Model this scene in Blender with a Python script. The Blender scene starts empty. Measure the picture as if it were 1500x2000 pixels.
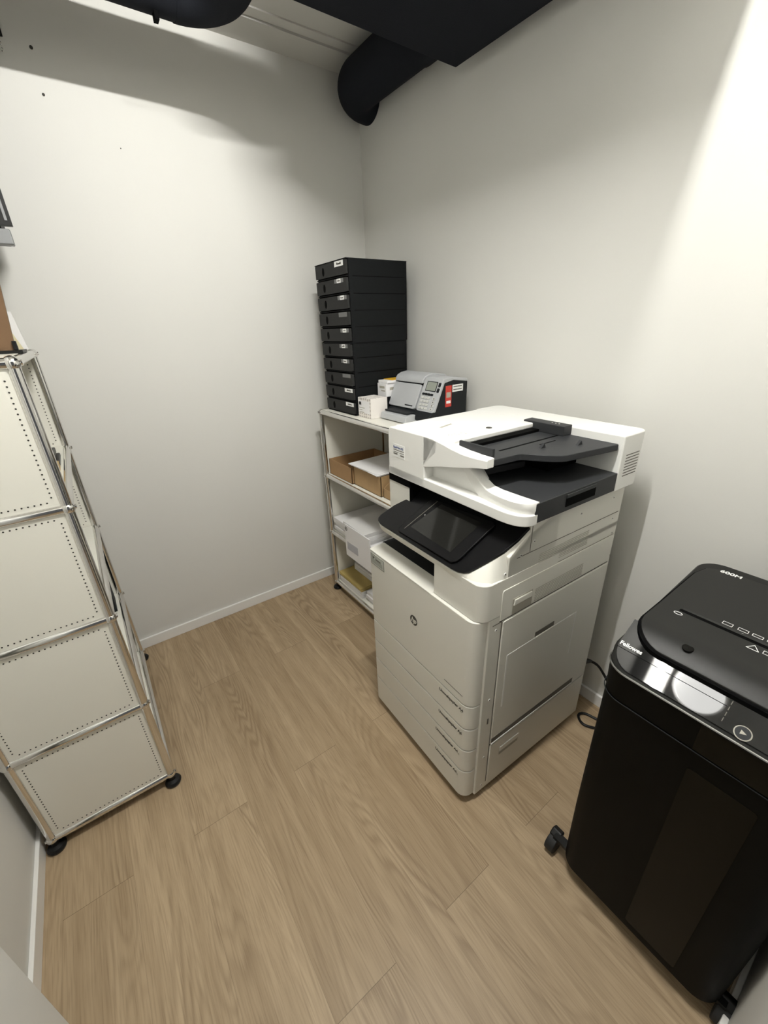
import bpy, bmesh, math, random
from mathutils import Vector, Matrix
random.seed(7)
S = bpy.context.scene
COL = S.collection

# ------------------------------------------------------------------ camera
RC = [[0.810838738, -0.584191028, -0.035515980],
      [-0.267396047, -0.315791381, -0.910370959],
      [0.520614920, 0.747660867, -0.412266095]]      # rows: image right, image down, forward
cd = bpy.data.cameras.new('camera')
cam = bpy.data.objects.new('camera', cd)
COL.objects.link(cam)
cd.sensor_fit = 'HORIZONTAL'
cd.sensor_width = 36.0
cd.lens = 36.0 * 800.5 / 1500.0
cd.clip_start = 0.02
right, down, fwd = (Vector(r) for r in RC)
m = Matrix((right, -down, -fwd)).transposed().to_4x4()
m.translation = Vector((0, 0, 1.49486))
cam.matrix_world = m
S.camera = cam

# ------------------------------------------------------------------ world, exposure
W = bpy.data.worlds.new('world')
S.world = W
W.use_nodes = True
W.node_tree.nodes['Background'].inputs[0].default_value = (0.95, 0.97, 1.0, 1)
W.node_tree.nodes['Background'].inputs[1].default_value = 0.09
S.view_settings.view_transform = 'Standard'
S.view_settings.look = 'None'
S.view_settings.exposure = -0.02
S.view_settings.gamma = 1.0
S.view_settings.use_curve_mapping = False

LAMP_TUBE = 1050.0      # emission strength of the linear lamp
LAMP_DISC = 16.0       # emission strength of the round lamp
LAMP_COLOR = (1.0, 0.990, 0.950, 1)

# ------------------------------------------------------------------ materials
def mat(name, color, rough=0.5, metal=0.0, noise=0.0, nscale=40.0, bump=0.0, coat=0.0, spec=0.5, bscale=None):
    M = bpy.data.materials.new(name)
    M.use_nodes = True
    nt = M.node_tree
    b = nt.nodes['Principled BSDF']
    c = tuple(color) + (1,)
    b.inputs['Base Color'].default_value = c
    b.inputs['Roughness'].default_value = rough
    b.inputs['Metallic'].default_value = metal
    b.inputs['Coat Weight'].default_value = coat
    b.inputs['Coat Roughness'].default_value = 0.03
    b.inputs['Specular IOR Level'].default_value = spec
    if noise or bump:
        tc = nt.nodes.new('ShaderNodeTexCoord')
        n = nt.nodes.new('ShaderNodeTexNoise')
        n.inputs['Scale'].default_value = nscale
        n.inputs['Detail'].default_value = 4
        nt.links.new(tc.outputs['Object'], n.inputs['Vector'])
        if noise:
            r = nt.nodes.new('ShaderNodeMix')
            r.data_type = 'RGBA'
            r.inputs[6].default_value = tuple(x * (1 - noise) for x in color) + (1,)
            r.inputs[7].default_value = tuple(min(1, x * (1 + noise)) for x in color) + (1,)
            nt.links.new(n.outputs['Fac'], r.inputs[0])
            nt.links.new(r.outputs[2], b.inputs['Base Color'])
        if bump:
            n2 = nt.nodes.new('ShaderNodeTexNoise')
            n2.inputs['Scale'].default_value = bscale or nscale
            n2.inputs['Detail'].default_value = 3
            nt.links.new(tc.outputs['Object'], n2.inputs['Vector'])
            bp = nt.nodes.new('ShaderNodeBump')
            bp.inputs['Strength'].default_value = bump
            bp.inputs['Distance'].default_value = 0.002
            nt.links.new(n2.outputs['Fac'], bp.inputs['Height'])
            nt.links.new(bp.outputs['Normal'], b.inputs['Normal'])
    return M

def emit(name, color, strength):
    M = bpy.data.materials.new(name)
    M.use_nodes = True
    b = M.node_tree.nodes['Principled BSDF']
    b.inputs['Base Color'].default_value = (0.8, 0.8, 0.8, 1)
    b.inputs['Emission Color'].default_value = color
    b.inputs['Emission Strength'].default_value = strength
    return M

def floor_material():
    M = bpy.data.materials.new('oak_laminate')
    M.use_nodes = True
    nt = M.node_tree
    N, L = nt.nodes, nt.links
    b = N['Principled BSDF']
    def math_(op, a=None, c=None):
        n = N.new('ShaderNodeMath'); n.operation = op
        for i, v in enumerate((a, c)):
            if v is None: continue
            if isinstance(v, (int, float)): n.inputs[i].default_value = v
            else: L.new(v, n.inputs[i])
        return n.outputs[0]
    tc = N.new('ShaderNodeTexCoord')
    sp = N.new('ShaderNodeSeparateXYZ'); L.new(tc.outputs['Object'], sp.inputs[0])
    X, Y = sp.outputs[0], sp.outputs[1]
    PW, PL = 0.1765, 1.245
    px = math_('DIVIDE', math_('ADD', X, -0.0885 + PW * 40), PW)
    k = math_('FLOOR', px)
    fx = math_('FRACT', px)
    odd = math_('MODULO', k, 2.0)                                  # 0 for the plank that starts at x = 0.0885
    yo = math_('ADD', Y, math_('MULTIPLY', odd, 0.62))
    py = math_('DIVIDE', math_('ADD', yo, -0.405 + PL * 20), PL)
    j = math_('FLOOR', py)
    fy = math_('FRACT', py)
    cid = N.new('ShaderNodeCombineXYZ'); L.new(k, cid.inputs[0]); L.new(j, cid.inputs[1])
    wn = N.new('ShaderNodeTexWhiteNoise'); wn.noise_dimensions = '2D'; L.new(cid.outputs[0], wn.inputs['Vector'])
    sc = N.new('ShaderNodeSeparateColor'); L.new(wn.outputs['Color'], sc.inputs[0])
    r1, r2, r3 = sc.outputs[0], sc.outputs[1], sc.outputs[2]
    # wood figure: contour lines of noise stretched along the board
    gv = N.new('ShaderNodeCombineXYZ')
    L.new(math_('ADD', math_('MULTIPLY', X, 8.5), math_('MULTIPLY', r1, 37.0)), gv.inputs[0])
    L.new(math_('ADD', math_('MULTIPLY', Y, 0.95), math_('MULTIPLY', r2, 53.0)), gv.inputs[1])
    gn = N.new('ShaderNodeTexNoise'); gn.inputs['Scale'].default_value = 1.0; gn.inputs['Detail'].default_value = 1.5
    gn.inputs['Roughness'].default_value = 0.4
    L.new(gv.outputs[0], gn.inputs['Vector'])
    # fine grain
    fv = N.new('ShaderNodeCombineXYZ')
    L.new(math_('MULTIPLY', X, 260.0), fv.inputs[0]); L.new(math_('ADD', math_('MULTIPLY', Y, 9.0), math_('MULTIPLY', r2, 91.0)), fv.inputs[1])
    fn = N.new('ShaderNodeTexNoise'); fn.inputs['Scale'].default_value = 1.0; fn.inputs['Detail'].default_value = 3
    L.new(fv.outputs[0], fn.inputs['Vector'])
    ring = math_('SINE', math_('ADD', math_('MULTIPLY', gn.outputs['Fac'], 175.0), math_('MULTIPLY', fn.outputs['Fac'], 3.2)))
    ring = math_('MULTIPLY', math_('ADD', ring, 1.0), 0.5)
    ring = math_('POWER', ring, 1.6)
    # where the figure shows strongly
    mv = N.new('ShaderNodeCombineXYZ')
    L.new(math_('ADD', math_('MULTIPLY', X, 9.0), math_('MULTIPLY', r3, 11.0)), mv.inputs[0])
    L.new(math_('ADD', math_('MULTIPLY', Y, 1.1), math_('MULTIPLY', r1, 19.0)), mv.inputs[1])
    mn = N.new('ShaderNodeTexNoise'); mn.inputs['Scale'].default_value = 1.0; mn.inputs['Detail'].default_value = 2
    L.new(mv.outputs[0], mn.inputs['Vector'])
    mr = N.new('ShaderNodeMapRange'); mr.inputs[1].default_value = 0.44; mr.inputs[2].default_value = 0.64
    L.new(mn.outputs['Fac'], mr.inputs[0])
    fig = math_('MULTIPLY', ring, math_('ADD', math_('MULTIPLY', mr.outputs[0], 0.88), 0.12))
    # broad streaks
    bv = N.new('ShaderNodeCombineXYZ')
    L.new(math_('ADD', math_('MULTIPLY', X, 24.0), math_('MULTIPLY', r3, 29.0)), bv.inputs[0]); L.new(math_('ADD', math_('MULTIPLY', Y, 0.9), math_('MULTIPLY', r2, 17.0)), bv.inputs[1])
    bn = N.new('ShaderNodeTexNoise'); bn.inputs['Scale'].default_value = 1.0; bn.inputs['Detail'].default_value = 3
    L.new(bv.outputs[0], bn.inputs['Vector'])
    tone = math_('ADD', math_('MULTIPLY', math_('SUBTRACT', bn.outputs['Fac'], 0.22), 1.25), math_('MULTIPLY', r1, 0.30))
    mx = N.new('ShaderNodeMix'); mx.data_type = 'RGBA'
    mx.inputs[6].default_value = FLOOR_A; mx.inputs[7].default_value = FLOOR_B
    L.new(tone, mx.inputs[0])
    m2 = N.new('ShaderNodeMix'); m2.data_type = 'RGBA'; m2.inputs[7].default_value = FLOOR_C
    L.new(mx.outputs[2], m2.inputs[6]); L.new(math_('MULTIPLY', fig, 0.46), m2.inputs[0])
    m3 = N.new('ShaderNodeMix'); m3.data_type = 'RGBA'; m3.inputs[7].default_value = FLOOR_C
    fg = N.new('ShaderNodeMapRange'); fg.inputs[1].default_value = 0.45; fg.inputs[2].default_value = 0.75
    L.new(fn.outputs['Fac'], fg.inputs[0])
    L.new(m2.outputs[2], m3.inputs[6]); L.new(math_('MULTIPLY', fg.outputs[0], 0.42), m3.inputs[0])
    # joints
    ex = math_('MINIMUM', fx, math_('SUBTRACT', 1.0, fx))
    jx = math_('LESS_THAN', math_('MULTIPLY', ex, PW), 0.0005)
    ey = math_('MINIMUM', fy, math_('SUBTRACT', 1.0, fy))
    jy = math_('LESS_THAN', math_('MULTIPLY', ey, PL), 0.0008)
    jn = math_('MAXIMUM', math_('MULTIPLY', jx, 0.35), math_('MULTIPLY', jy, 0.6))
    m4 = N.new('ShaderNodeMix'); m4.data_type = 'RGBA'; m4.inputs[7].default_value = (0.10, 0.065, 0.035, 1)
    L.new(m3.outputs[2], m4.inputs[6]); L.new(jn, m4.inputs[0])
    L.new(m4.outputs[2], b.inputs['Base Color'])
    b.inputs['Roughness'].default_value = 0.45
    b.inputs['Specular IOR Level'].default_value = 0.35
    bp = N.new('ShaderNodeBump'); bp.inputs['Strength'].default_value = 0.12; bp.inputs['Distance'].default_value = 0.001
    L.new(fn.outputs['Fac'], bp.inputs['Height']); L.new(bp.outputs['Normal'], b.inputs['Normal'])
    return M

FLOOR_A = (0.29, 0.205, 0.118, 1)
FLOOR_B = (0.50, 0.382, 0.245, 1)
FLOOR_C = (0.165, 0.106, 0.055, 1)

M_WALL = mat('wall_paint', (0.68, 0.672, 0.635), 0.75, noise=0.012, nscale=3, bump=0.06, bscale=220)
M_CEIL = mat('ceiling_paint', (0.62, 0.61, 0.575), 0.8, noise=0.02, nscale=4)
M_TRIM = mat('trim_white', (0.82, 0.81, 0.78), 0.4)
M_DOOR = mat('door_white', (0.78, 0.79, 0.77), 0.5)
M_FLOOR = floor_material()
M_CHROME = mat('chrome', (0.78, 0.77, 0.75), 0.13, 1.0)
M_PANEL = mat('white_enamel', (0.76, 0.745, 0.67), 0.33)
M_HOLE = mat('hole_dark', (0.03, 0.028, 0.022), 0.8)
M_BLACKPL = mat('black_plastic', (0.007, 0.007, 0.007), 0.4, spec=0.3)
M_FOAM = mat('black_foam', (0.010, 0.0115, 0.0155), 0.9, noise=0.25, nscale=220, bump=0.25, bscale=400, spec=0.15)
M_PWHITE = mat('printer_white', (0.71, 0.695, 0.63), 0.38, bump=0.02, bscale=900)
M_PLIGHT = mat('scanner_white', (0.83, 0.825, 0.79), 0.36)
M_SEAM = mat('seam_grey', (0.13, 0.12, 0.10), 0.7)
M_SLIT = mat('slit_grey', (0.42, 0.405, 0.35), 0.7)
M_PDARK = mat('printer_charcoal', (0.026, 0.027, 0.029), 0.5, spec=0.3, bump=0.05, bscale=800)
M_PBLACK = mat('printer_gloss_black', (0.004, 0.004, 0.0045), 0.30, spec=0.22)
M_VOID = mat('void_black', (0.002, 0.002, 0.002), 0.8, spec=0.05)
M_SCREEN = mat('screen_glass', (0.010, 0.010, 0.009), 0.05, spec=0.35)
M_STICK = mat('sticker_grey', (0.45, 0.47, 0.43), 0.4)
M_PRINT = mat('print_dark', (0.05, 0.048, 0.038), 0.6)
M_PRINTG = mat('print_grey', (0.38, 0.36, 0.30), 0.6)
M_LABEL = mat('label_white', (0.82, 0.82, 0.80), 0.5)
M_LABELG = mat('label_grey', (0.14, 0.14, 0.14), 0.35)
M_BOXBLK = mat('black_cardboard', (0.0065, 0.0072, 0.0078), 0.7, noise=0.1, nscale=60, spec=0.12)
M_BOXFRONT = mat('charcoal_cardboard', (0.026, 0.026, 0.0255), 0.65, noise=0.1, nscale=60, spec=0.15)
M_GREY = mat('silver_plastic', (0.43, 0.44, 0.45), 0.38)
M_KEY = mat('key_light', (0.55, 0.55, 0.52), 0.5)
M_LCD = mat('lcd_grey', (0.25, 0.27, 0.23), 0.2)
M_DARKGREY = mat('dark_grey_plastic', (0.012, 0.0135, 0.015), 0.55, spec=0.2)
M_RED = mat('sticker_red', (0.55, 0.045, 0.03), 0.45)
M_CARD = mat('brown_cardboard', (0.36, 0.215, 0.10), 0.8, noise=0.12, nscale=25)
M_CARD2 = mat('kraft_cardboard', (0.40, 0.26, 0.125), 0.8, noise=0.1, nscale=25)
M_PAPER = mat('paper_white', (0.80, 0.79, 0.79), 0.8)
M_PAPER2 = mat('paper_offwhite', (0.72, 0.71, 0.70), 0.8)
M_MANILA = mat('manila_paper', (0.50, 0.385, 0.14), 0.8, noise=0.08, nscale=12)
M_YELLOW = mat('yellow_paper', (0.75, 0.42, 0.02), 0.6)
M_WINDOWF = mat('envelope_window', (0.46, 0.46, 0.50), 0.25)
M_NAVY = mat('navy_print', (0.02, 0.022, 0.05), 0.6)
M_BLUE = mat('blue_print', (0.03, 0.06, 0.20), 0.6)
M_SHB = mat('shredder_black', (0.0024, 0.0022, 0.0016), 0.5, spec=0.09, bump=0.04, bscale=700)
M_SHTOP = mat('shredder_top', (0.012, 0.012, 0.0108), 0.45, bump=0.05, bscale=900, spec=0.25)
M_SHGLOSS = mat('shredder_gloss', (0.003, 0.0035, 0.004), 0.03, spec=0.5)
M_SHWIN = mat('shredder_window', (0.0055, 0.0048, 0.0030), 0.2, spec=0.14)
M_SILVER = mat('silver_trim', (0.45, 0.45, 0.44), 0.25, 1.0)
M_WHITEINK = mat('white_ink', (0.85, 0.85, 0.83), 0.5)
M_WOOD = mat('oak_veneer', (0.14, 0.082, 0.042), 0.5, noise=0.25, nscale=9, spec=0.3)
M_CREAM = mat('cream_paper', (0.62, 0.56, 0.36), 0.8)
M_TAN = mat('tan_wood', (0.52, 0.36, 0.17), 0.6)
M_ALU = mat('aluminium', (0.22, 0.225, 0.23), 0.4, 0.3)
M_RUBBER = mat('rubber', (0.012, 0.012, 0.012), 0.7)
M_DOTS = None

def dotted_material():
    M = bpy.data.materials.new('dotted_carton')
    M.use_nodes = True
    nt = M.node_tree
    b = nt.nodes['Principled BSDF']
    tc = nt.nodes.new('ShaderNodeTexCoord')
    v = nt.nodes.new('ShaderNodeTexVoronoi')
    v.inputs['Scale'].default_value = 62.0
    v.inputs['Randomness'].default_value = 0.35
    nt.links.new(tc.outputs['Object'], v.inputs['Vector'])
    r = nt.nodes.new('ShaderNodeMapRange')
    r.inputs[1].default_value = 0.28; r.inputs[2].default_value = 0.42
    nt.links.new(v.outputs['Distance'], r.inputs[0])
    x = nt.nodes.new('ShaderNodeMix'); x.data_type = 'RGBA'
    x.inputs[6].default_value = (0.47, 0.43, 0.40, 1)
    x.inputs[7].default_value = (0.78, 0.74, 0.70, 1)
    nt.links.new(r.outputs[0], x.inputs[0])
    nt.links.new(x.outputs[2], b.inputs['Base Color'])
    b.inputs['Roughness'].default_value = 0.7
    return M
M_DOTS = dotted_material()

# ------------------------------------------------------------------ mesh helpers
class MB:
    def __init__(self):
        self.bm = bmesh.new()
    def _face(self, vs, mi=0):
        try:
            f = self.bm.faces.new(vs); f.material_index = mi; return f
        except ValueError:
            return None
    def box(self, x0, x1, y0, y1, z0, z1, mi=0):
        v = [self.bm.verts.new((x, y, z)) for z in (z0, z1) for y in (y0, y1) for x in (x0, x1)]
        for q in ((0, 2, 3, 1), (4, 5, 7, 6), (0, 1, 5, 4), (2, 6, 7, 3), (0, 4, 6, 2), (1, 3, 7, 5)):
            self._face([v[i] for i in q], mi)
        return self
    def prism(self, poly, axis, a, b, mi=0):
        """poly of 2d points: axis 'z' -> (x, y); 'y' -> (x, z); 'x' -> (y, z)"""
        def P(p, t):
            return {'z': (p[0], p[1], t), 'y': (p[0], t, p[1]), 'x': (t, p[0], p[1])}[axis]
        A = [self.bm.verts.new(P(p, a)) for p in poly]
        B = [self.bm.verts.new(P(p, b)) for p in poly]
        n = len(poly)
        self._face(A[::-1], mi); self._face(B, mi)
        for i in range(n):
            self._face([A[i], A[(i + 1) % n], B[(i + 1) % n], B[i]], mi)
        return self
    def loft(self, rings, mi=0, cap=True, closed=True):
        R = [[self.bm.verts.new(p) for p in r] for r in rings]
        n = len(R[0])
        for a, b in zip(R, R[1:]):
            for i in range(n if closed else n - 1):
                self._face([a[i], a[(i + 1) % n], b[(i + 1) % n], b[i]], mi)
        if cap:
            self._face(R[0][::-1], mi); self._face(R[-1], mi)
        return self
    def cyl(self, p0, p1, r, seg=16, mi=0, r2=None):
        p0, p1 = Vector(p0), Vector(p1)
        d = (p1 - p0).normalized()
        u = d.orthogonal().normalized(); w = d.cross(u)
        r2 = r if r2 is None else r2
        ring = lambda c, q: [c + u * (q * math.cos(2 * math.pi * i / seg)) + w * (q * math.sin(2 * math.pi * i / seg)) for i in range(seg)]
        return self.loft([ring(p0, r), ring(p1, r2)], mi)
    def tube(self, pts, r, seg=12, mi=0):
        pts = [Vector(p) for p in pts]
        u = None; rings = []
        for i, p in enumerate(pts):
            t = (pts[min(i + 1, len(pts) - 1)] - pts[max(i - 1, 0)]).normalized()
            u = t.orthogonal().normalized() if u is None else (u - t * u.dot(t)).normalized()
            w = t.cross(u)
            rings.append([p + u * (r * math.cos(2 * math.pi * k / seg)) + w * (r * math.sin(2 * math.pi * k / seg)) for k in range(seg)])
        return self.loft(rings, mi)
    def sphere(self, c, r, seg=16, mi=0, sz=1.0):
        mtx = Matrix.Translation(c) @ Matrix.Diagonal((r, r, r * sz, 1))
        g = bmesh.ops.create_uvsphere(self.bm, u_segments=seg, v_segments=seg // 2, radius=1, matrix=mtx)
        for v in g['verts']:
            for f in v.link_faces: f.material_index = mi
        return self
    def lathe(self, c, prof, seg=24, mi=0):
        rings = [[(c[0] + r * math.cos(2 * math.pi * i / seg), c[1] + r * math.sin(2 * math.pi * i / seg), c[2] + z) for i in range(seg)] for r, z in prof]
        return self.loft(rings, mi)
    def text(self, s, size, mtx, mi=0, depth=0.0004, bold=False):
        cu = bpy.data.curves.new('t', 'FONT')
        cu.body = s; cu.size = size; cu.extrude = depth; cu.align_x = 'LEFT'
        if bold: cu.offset = size * 0.025
        o = bpy.data.objects.new('t', cu)
        me = bpy.data.meshes.new_from_object(o)
        me.transform(mtx)
        n0 = len(self.bm.faces)
        self.bm.from_mesh(me)
        self.bm.faces.ensure_lookup_table()
        for f in self.bm.faces[n0:]: f.material_index = mi
        bpy.data.objects.remove(o); bpy.data.curves.remove(cu); bpy.data.meshes.remove(me)
        return self
    def xf(self, mtx):
        bmesh.ops.transform(self.bm, matrix=mtx, verts=self.bm.verts)
        return self
    def build(self, name, mats, parent=None, bevel=0.0, seg=2, smooth=True, loc=None):
        bmesh.ops.recalc_face_normals(self.bm, faces=self.bm.faces)
        me = bpy.data.meshes.new(name)
        self.bm.to_mesh(me); self.bm.free()
        if not isinstance(mats, (list, tuple)): mats = [mats]
        for q in mats: me.materials.append(q)
        o = bpy.data.objects.new(name, me)
        COL.objects.link(o)
        if parent: o.parent = parent
        if loc: o.location = loc
        if smooth:
            me.polygons.foreach_set('use_smooth', [True] * len(me.polygons))
            me.set_sharp_from_angle(angle=math.radians(35))
        if bevel:
            bv = o.modifiers.new('bevel', 'BEVEL')
            bv.width = bevel; bv.segments = seg; bv.limit_method = 'ANGLE'; bv.angle_limit = math.radians(40)
            bv.harden_normals = True
        return o

def rrect(x0, x1, y0, y1, r, seg=6):
    """rounded rectangle outline; r = radius or 4 radii for corners (x0,y0),(x1,y0),(x1,y1),(x0,y1)"""
    rs = [r] * 4 if not isinstance(r, (list, tuple)) else r
    out = []
    for (cx, cy, sx, sy, a0), q in zip(((x0, y0, 1, 1, 180), (x1, y0, -1, 1, 270), (x1, y1, -1, -1, 0), (x0, y1, 1, -1, 90)), rs):
        if q <= 0: out.append((cx, cy)); continue
        for i in range(seg + 1):
            a = math.radians(a0 + 90 * i / seg)
            out.append((cx + sx * q + q * math.cos(a), cy + sy * q + q * math.sin(a)))
    return out

def empty(name, loc=(0, 0, 0), rz=0.0):
    o = bpy.data.objects.new(name, None)
    o.empty_display_size = 0.05
    COL.objects.link(o); o.location = loc; o.rotation_euler = (0, 0, rz)
    return o
def tag(o, label, cat, group=None):
    o['label'] = label; o['category'] = cat
    if group: o['group'] = group
    return o
def struct(o):
    o['kind'] = 'structure'; return o

FRONT = lambda x, y, z: Matrix(((0, 0, -1, x), (-1, 0, 0, y), (0, 1, 0, z), (0, 0, 0, 1)))      # writing on a face that looks to -x
SIDE = lambda x, y, z: Matrix(((1, 0, 0, x), (0, 0, -1, y), (0, 1, 0, z), (0, 0, 0, 1)))        # writing on a face that looks to -y

# ================================================================== the room
XL, XR, YB, YF, ZC = -0.497, 1.425, 2.126, -0.125, 2.548
struct(MB().box(XL - .12, XR + .12, -1.2, YB + .12, -.05, 0).build('floor', M_FLOOR, smooth=False))
struct(MB().box(XL - .12, XR + .12, YB, YB + .12, 0, ZC + .1).build('wall_back', M_WALL, smooth=False))
struct(MB().box(XR, XR + .12, YF - .12, YB, 0, ZC + .1).build('wall_right', M_WALL, smooth=False))
struct(MB().box(XL - .12, XL, YF - .12, YB, 0, ZC + .1).build('wall_left', M_WALL, smooth=False))
wf = MB()
wf.box(0.56, XR, YF - .12, YF, 0, ZC + .1)
wf.box(XL, 0.56, YF - .12, YF, 2.08, ZC + .1)
struct(wf.build('wall_front', M_WALL, smooth=False))
struct(MB().box(XL - .12, XR + .12, YF - .12, YB + .12, ZC, ZC + .1).build('ceiling', M_CEIL, smooth=False))
t = MB(); t.box(XL, XR, 1.985, YB, ZC - .008, ZC); t.box(XL, XR, 1.93, 1.972, ZC - .005, ZC)
struct(t.build('trim_1', M_CEIL, smooth=False))
bb = .056
struct(MB().box(XL, XR, YB - .012, YB, 0, bb).build('baseboard_back', M_TRIM, bevel=.002))
struct(MB().box(XR - .012, XR, YF, YB - .012, 0, bb).build('baseboard_right', M_TRIM, bevel=.002))
struct(MB().box(XL, XL + .012, YF, YB - .012, 0, bb).build('baseboard_left', M_TRIM, bevel=.002))
struct(MB().box(0.56, XR - .012, YF, YF + .012, 0, bb).build('baseboard_front', M_TRIM, bevel=.002))
d = MB(); d.box(-.44, -.40, -.11, .738, .008, 2.03)
struct(d.build('door_1', M_DOOR, bevel=.003))

# ------------------------------------------------------------------ lamps above the frame
lamp = empty('ceiling_lamp', (.40, .335, ZC))
tag(lamp, 'round white ceiling lamp glowing beside the edge of the black ventilation box', 'lamp')
MB().lathe((0, 0, 0), [(.02, 0), (.115, 0), (.115, -.03), (.02, -.03)], 40).build('housing', M_TRIM, lamp)
MB().lathe((0, 0, 0), [(.005, -.0305), (.105, -.0305), (.10, -.042), (.005, -.044)], 40).build('diffuser', emit('lamp_disc', LAMP_COLOR, LAMP_DISC), lamp)
lt = empty('linear_lamp', (.44, .510, ZC))
tag(lt, 'slim linear lamp under the ceiling along the black ventilation box', 'lamp')
MB().box(-.24, .24, -.045, .05, -.036, 0).build('housing', M_TRIM, lt)
MB().cyl((-.20, 0, -.048), (.20, 0, -.048), .010, 12).build('tube', emit('lamp_tube', LAMP_COLOR, LAMP_TUBE), lt)

# ------------------------------------------------------------------ black ventilation box and ducts
p = MB().box(.685, 1.352, .535, 1.402, 2.300, 2.535).build('ventilation_box', M_FOAM, bevel=.005)  # ventilation unit, its depth shaped to block lamp light above the underside
tag(p, 'large black ventilation box hung below the ceiling beside the right wall', 'ventilation box')
pe = MB()
for x in (.75, 1.28):
    for y in (.65, 1.30): pe.cyl((x, y, 2.535), (x, y, ZC), .004, 8)
pe.build('hanger_rod', M_ALU, p)

def arc(c, a, b, n=10):
    """quarter bend: from c+a to c+b around c"""
    a, b = Vector(a), Vector(b)
    return [Vector(c) + a * math.cos(math.pi / 2 * i / n) + b * math.sin(math.pi / 2 * i / n) for i in range(n + 1)]
R = .080
zc = 2.420
dl = empty('ventilation_duct', (.1, 1.72, zc))
tag(dl, 'black foam wrapped duct running along the back wall at top left', 'duct')
def rel(pts, o): return [Vector(q) - Vector(o) for q in pts]
o0 = (.1, 1.72, zc)
MB().tube(rel([(XL, 1.72, zc), (0, 1.72, zc), (.52, 1.72, zc)], o0), R, 32).build('straight_pipe', M_FOAM, dl)
MB().tube(rel(arc((.52, 1.60, zc), (0, .12, 0), (.12, 0, 0), 14) + [(.64, 1.42, zc)], o0), R + .002, 32).build('elbow', M_FOAM, dl)
MB().tube(rel([(.64, 1.42, zc), (.64, 1.404, zc)], o0), R, 32).build('straight_pipe', M_FOAM, dl)
MB().box(.458 - .1, .470 - .1, -.012, .012, -R - .018, -R + .006).build('strap_end', M_VOID, dl)
RR = .088
o1 = (1.313, 1.5, 2.440)
dr = empty('ventilation_duct', o1)
tag(dr, 'black duct behind the ventilation box bending into the right wall near the corner', 'duct')
z1 = 2.440
MB().tube(rel([(1.313, 1.404, z1), (1.313, 1.55, z1)], o1), RR + .004, 32).build('straight_pipe', M_FOAM, dr)
MB().tube(rel([(1.313, 1.55, z1), (1.313, 1.925, z1)] + arc((1.425, 1.925, z1), (-.112, 0, 0), (0, .112, 0), 14)[1:], o1), RR, 32).build('elbow', M_FOAM, dr)

# ------------------------------------------------------------------ back wall small things
for i, (x, z, r, lb) in enumerate(((.166, 2.354, .0048, 'dark screw hole in the shaded top of the back wall'),
                                   (.163, 2.239, .004, 'dark screw hole in the lit back wall below the duct shadow'),
                                   (.359, 2.128, .0017, 'tiny dark nail hole alone in the lit back wall'))):
    o = MB().cyl((0, .0, 0), (0, -.003, 0), r, 10).build('wall_plug', M_HOLE, loc=(x, YB, z))
    tag(o, lb, 'screw hole')
k = empty('hanging_key', (.086, YB - .006, 2.435))
tag(k, 'ring with black fob and small chain hanging high on the back wall at top left', 'key')
ring = [(0.018 * math.cos(a), 0, -.02 + .020 * math.sin(a)) for a in [2 * math.pi * i / 20 for i in range(21)]]
MB().tube(ring, .0025, 8).build('ring', M_WHITEINK, k)
MB().box(-.012, .012, -.004, .004, -.075, -.036).build('fob', M_BLACKPL, k, bevel=.002)
ch = MB()
for i in range(5): ch.sphere((.002 * (i % 2), 0, -.080 - i * .0075), .003, 8)
ch.build('chain', M_CHROME, k)
MB().cyl((0, .006, 0), (0, -.004, 0), .003, 8).build('hook', M_CHROME, k)

# ------------------------------------------------------------------ wall cupboard at the left edge
wc = empty('wall_cupboard', (XL, 1.72, 1.75))
tag(wc, 'black and aluminium wall cupboard cut off by the left edge of the photo', 'cupboard')
MB().box(0, .438, .02, .30, .03, .50).build('body', M_DARKGREY, wc)
MB().box(0, .466, 0, .018, .038, .52).build('door', M_BLACKPL, wc, bevel=.001)
MB().box(.452, .458, -.003, 0, .05, .50).build('frame_strip', M_ALU, wc)
MB().box(0, .456, -.006, .03, -.008, .030).build('bottom_rail', M_ALU, wc, bevel=.003)

# ================================================================== modular tube shelving
def perforated(mb, x0, x1, z0, z1, y, side, inset=.013, pitch=.0120, r=.0021):
    """rows of holes along the four edges of a panel in the x-z plane; front at y, looking to side"""
    pts = []
    n = int((z1 - z0 - .05) / pitch); m_ = int((x1 - x0 - .05) / pitch)
    for i in range(n + 1):
        z = z0 + .025 + i * (z1 - z0 - .05) / n
        pts += [(x0 + inset, z), (x1 - inset, z)]
    for i in range(m_ + 1):
        x = x0 + .025 + i * (x1 - x0 - .05) / m_
        pts += [(x, z0 + inset), (x, z1 - inset)]
    for x, z in pts:
        mb.cyl((x, y, z), (x, y + side * .0005, z), r, 8, 1)

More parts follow.
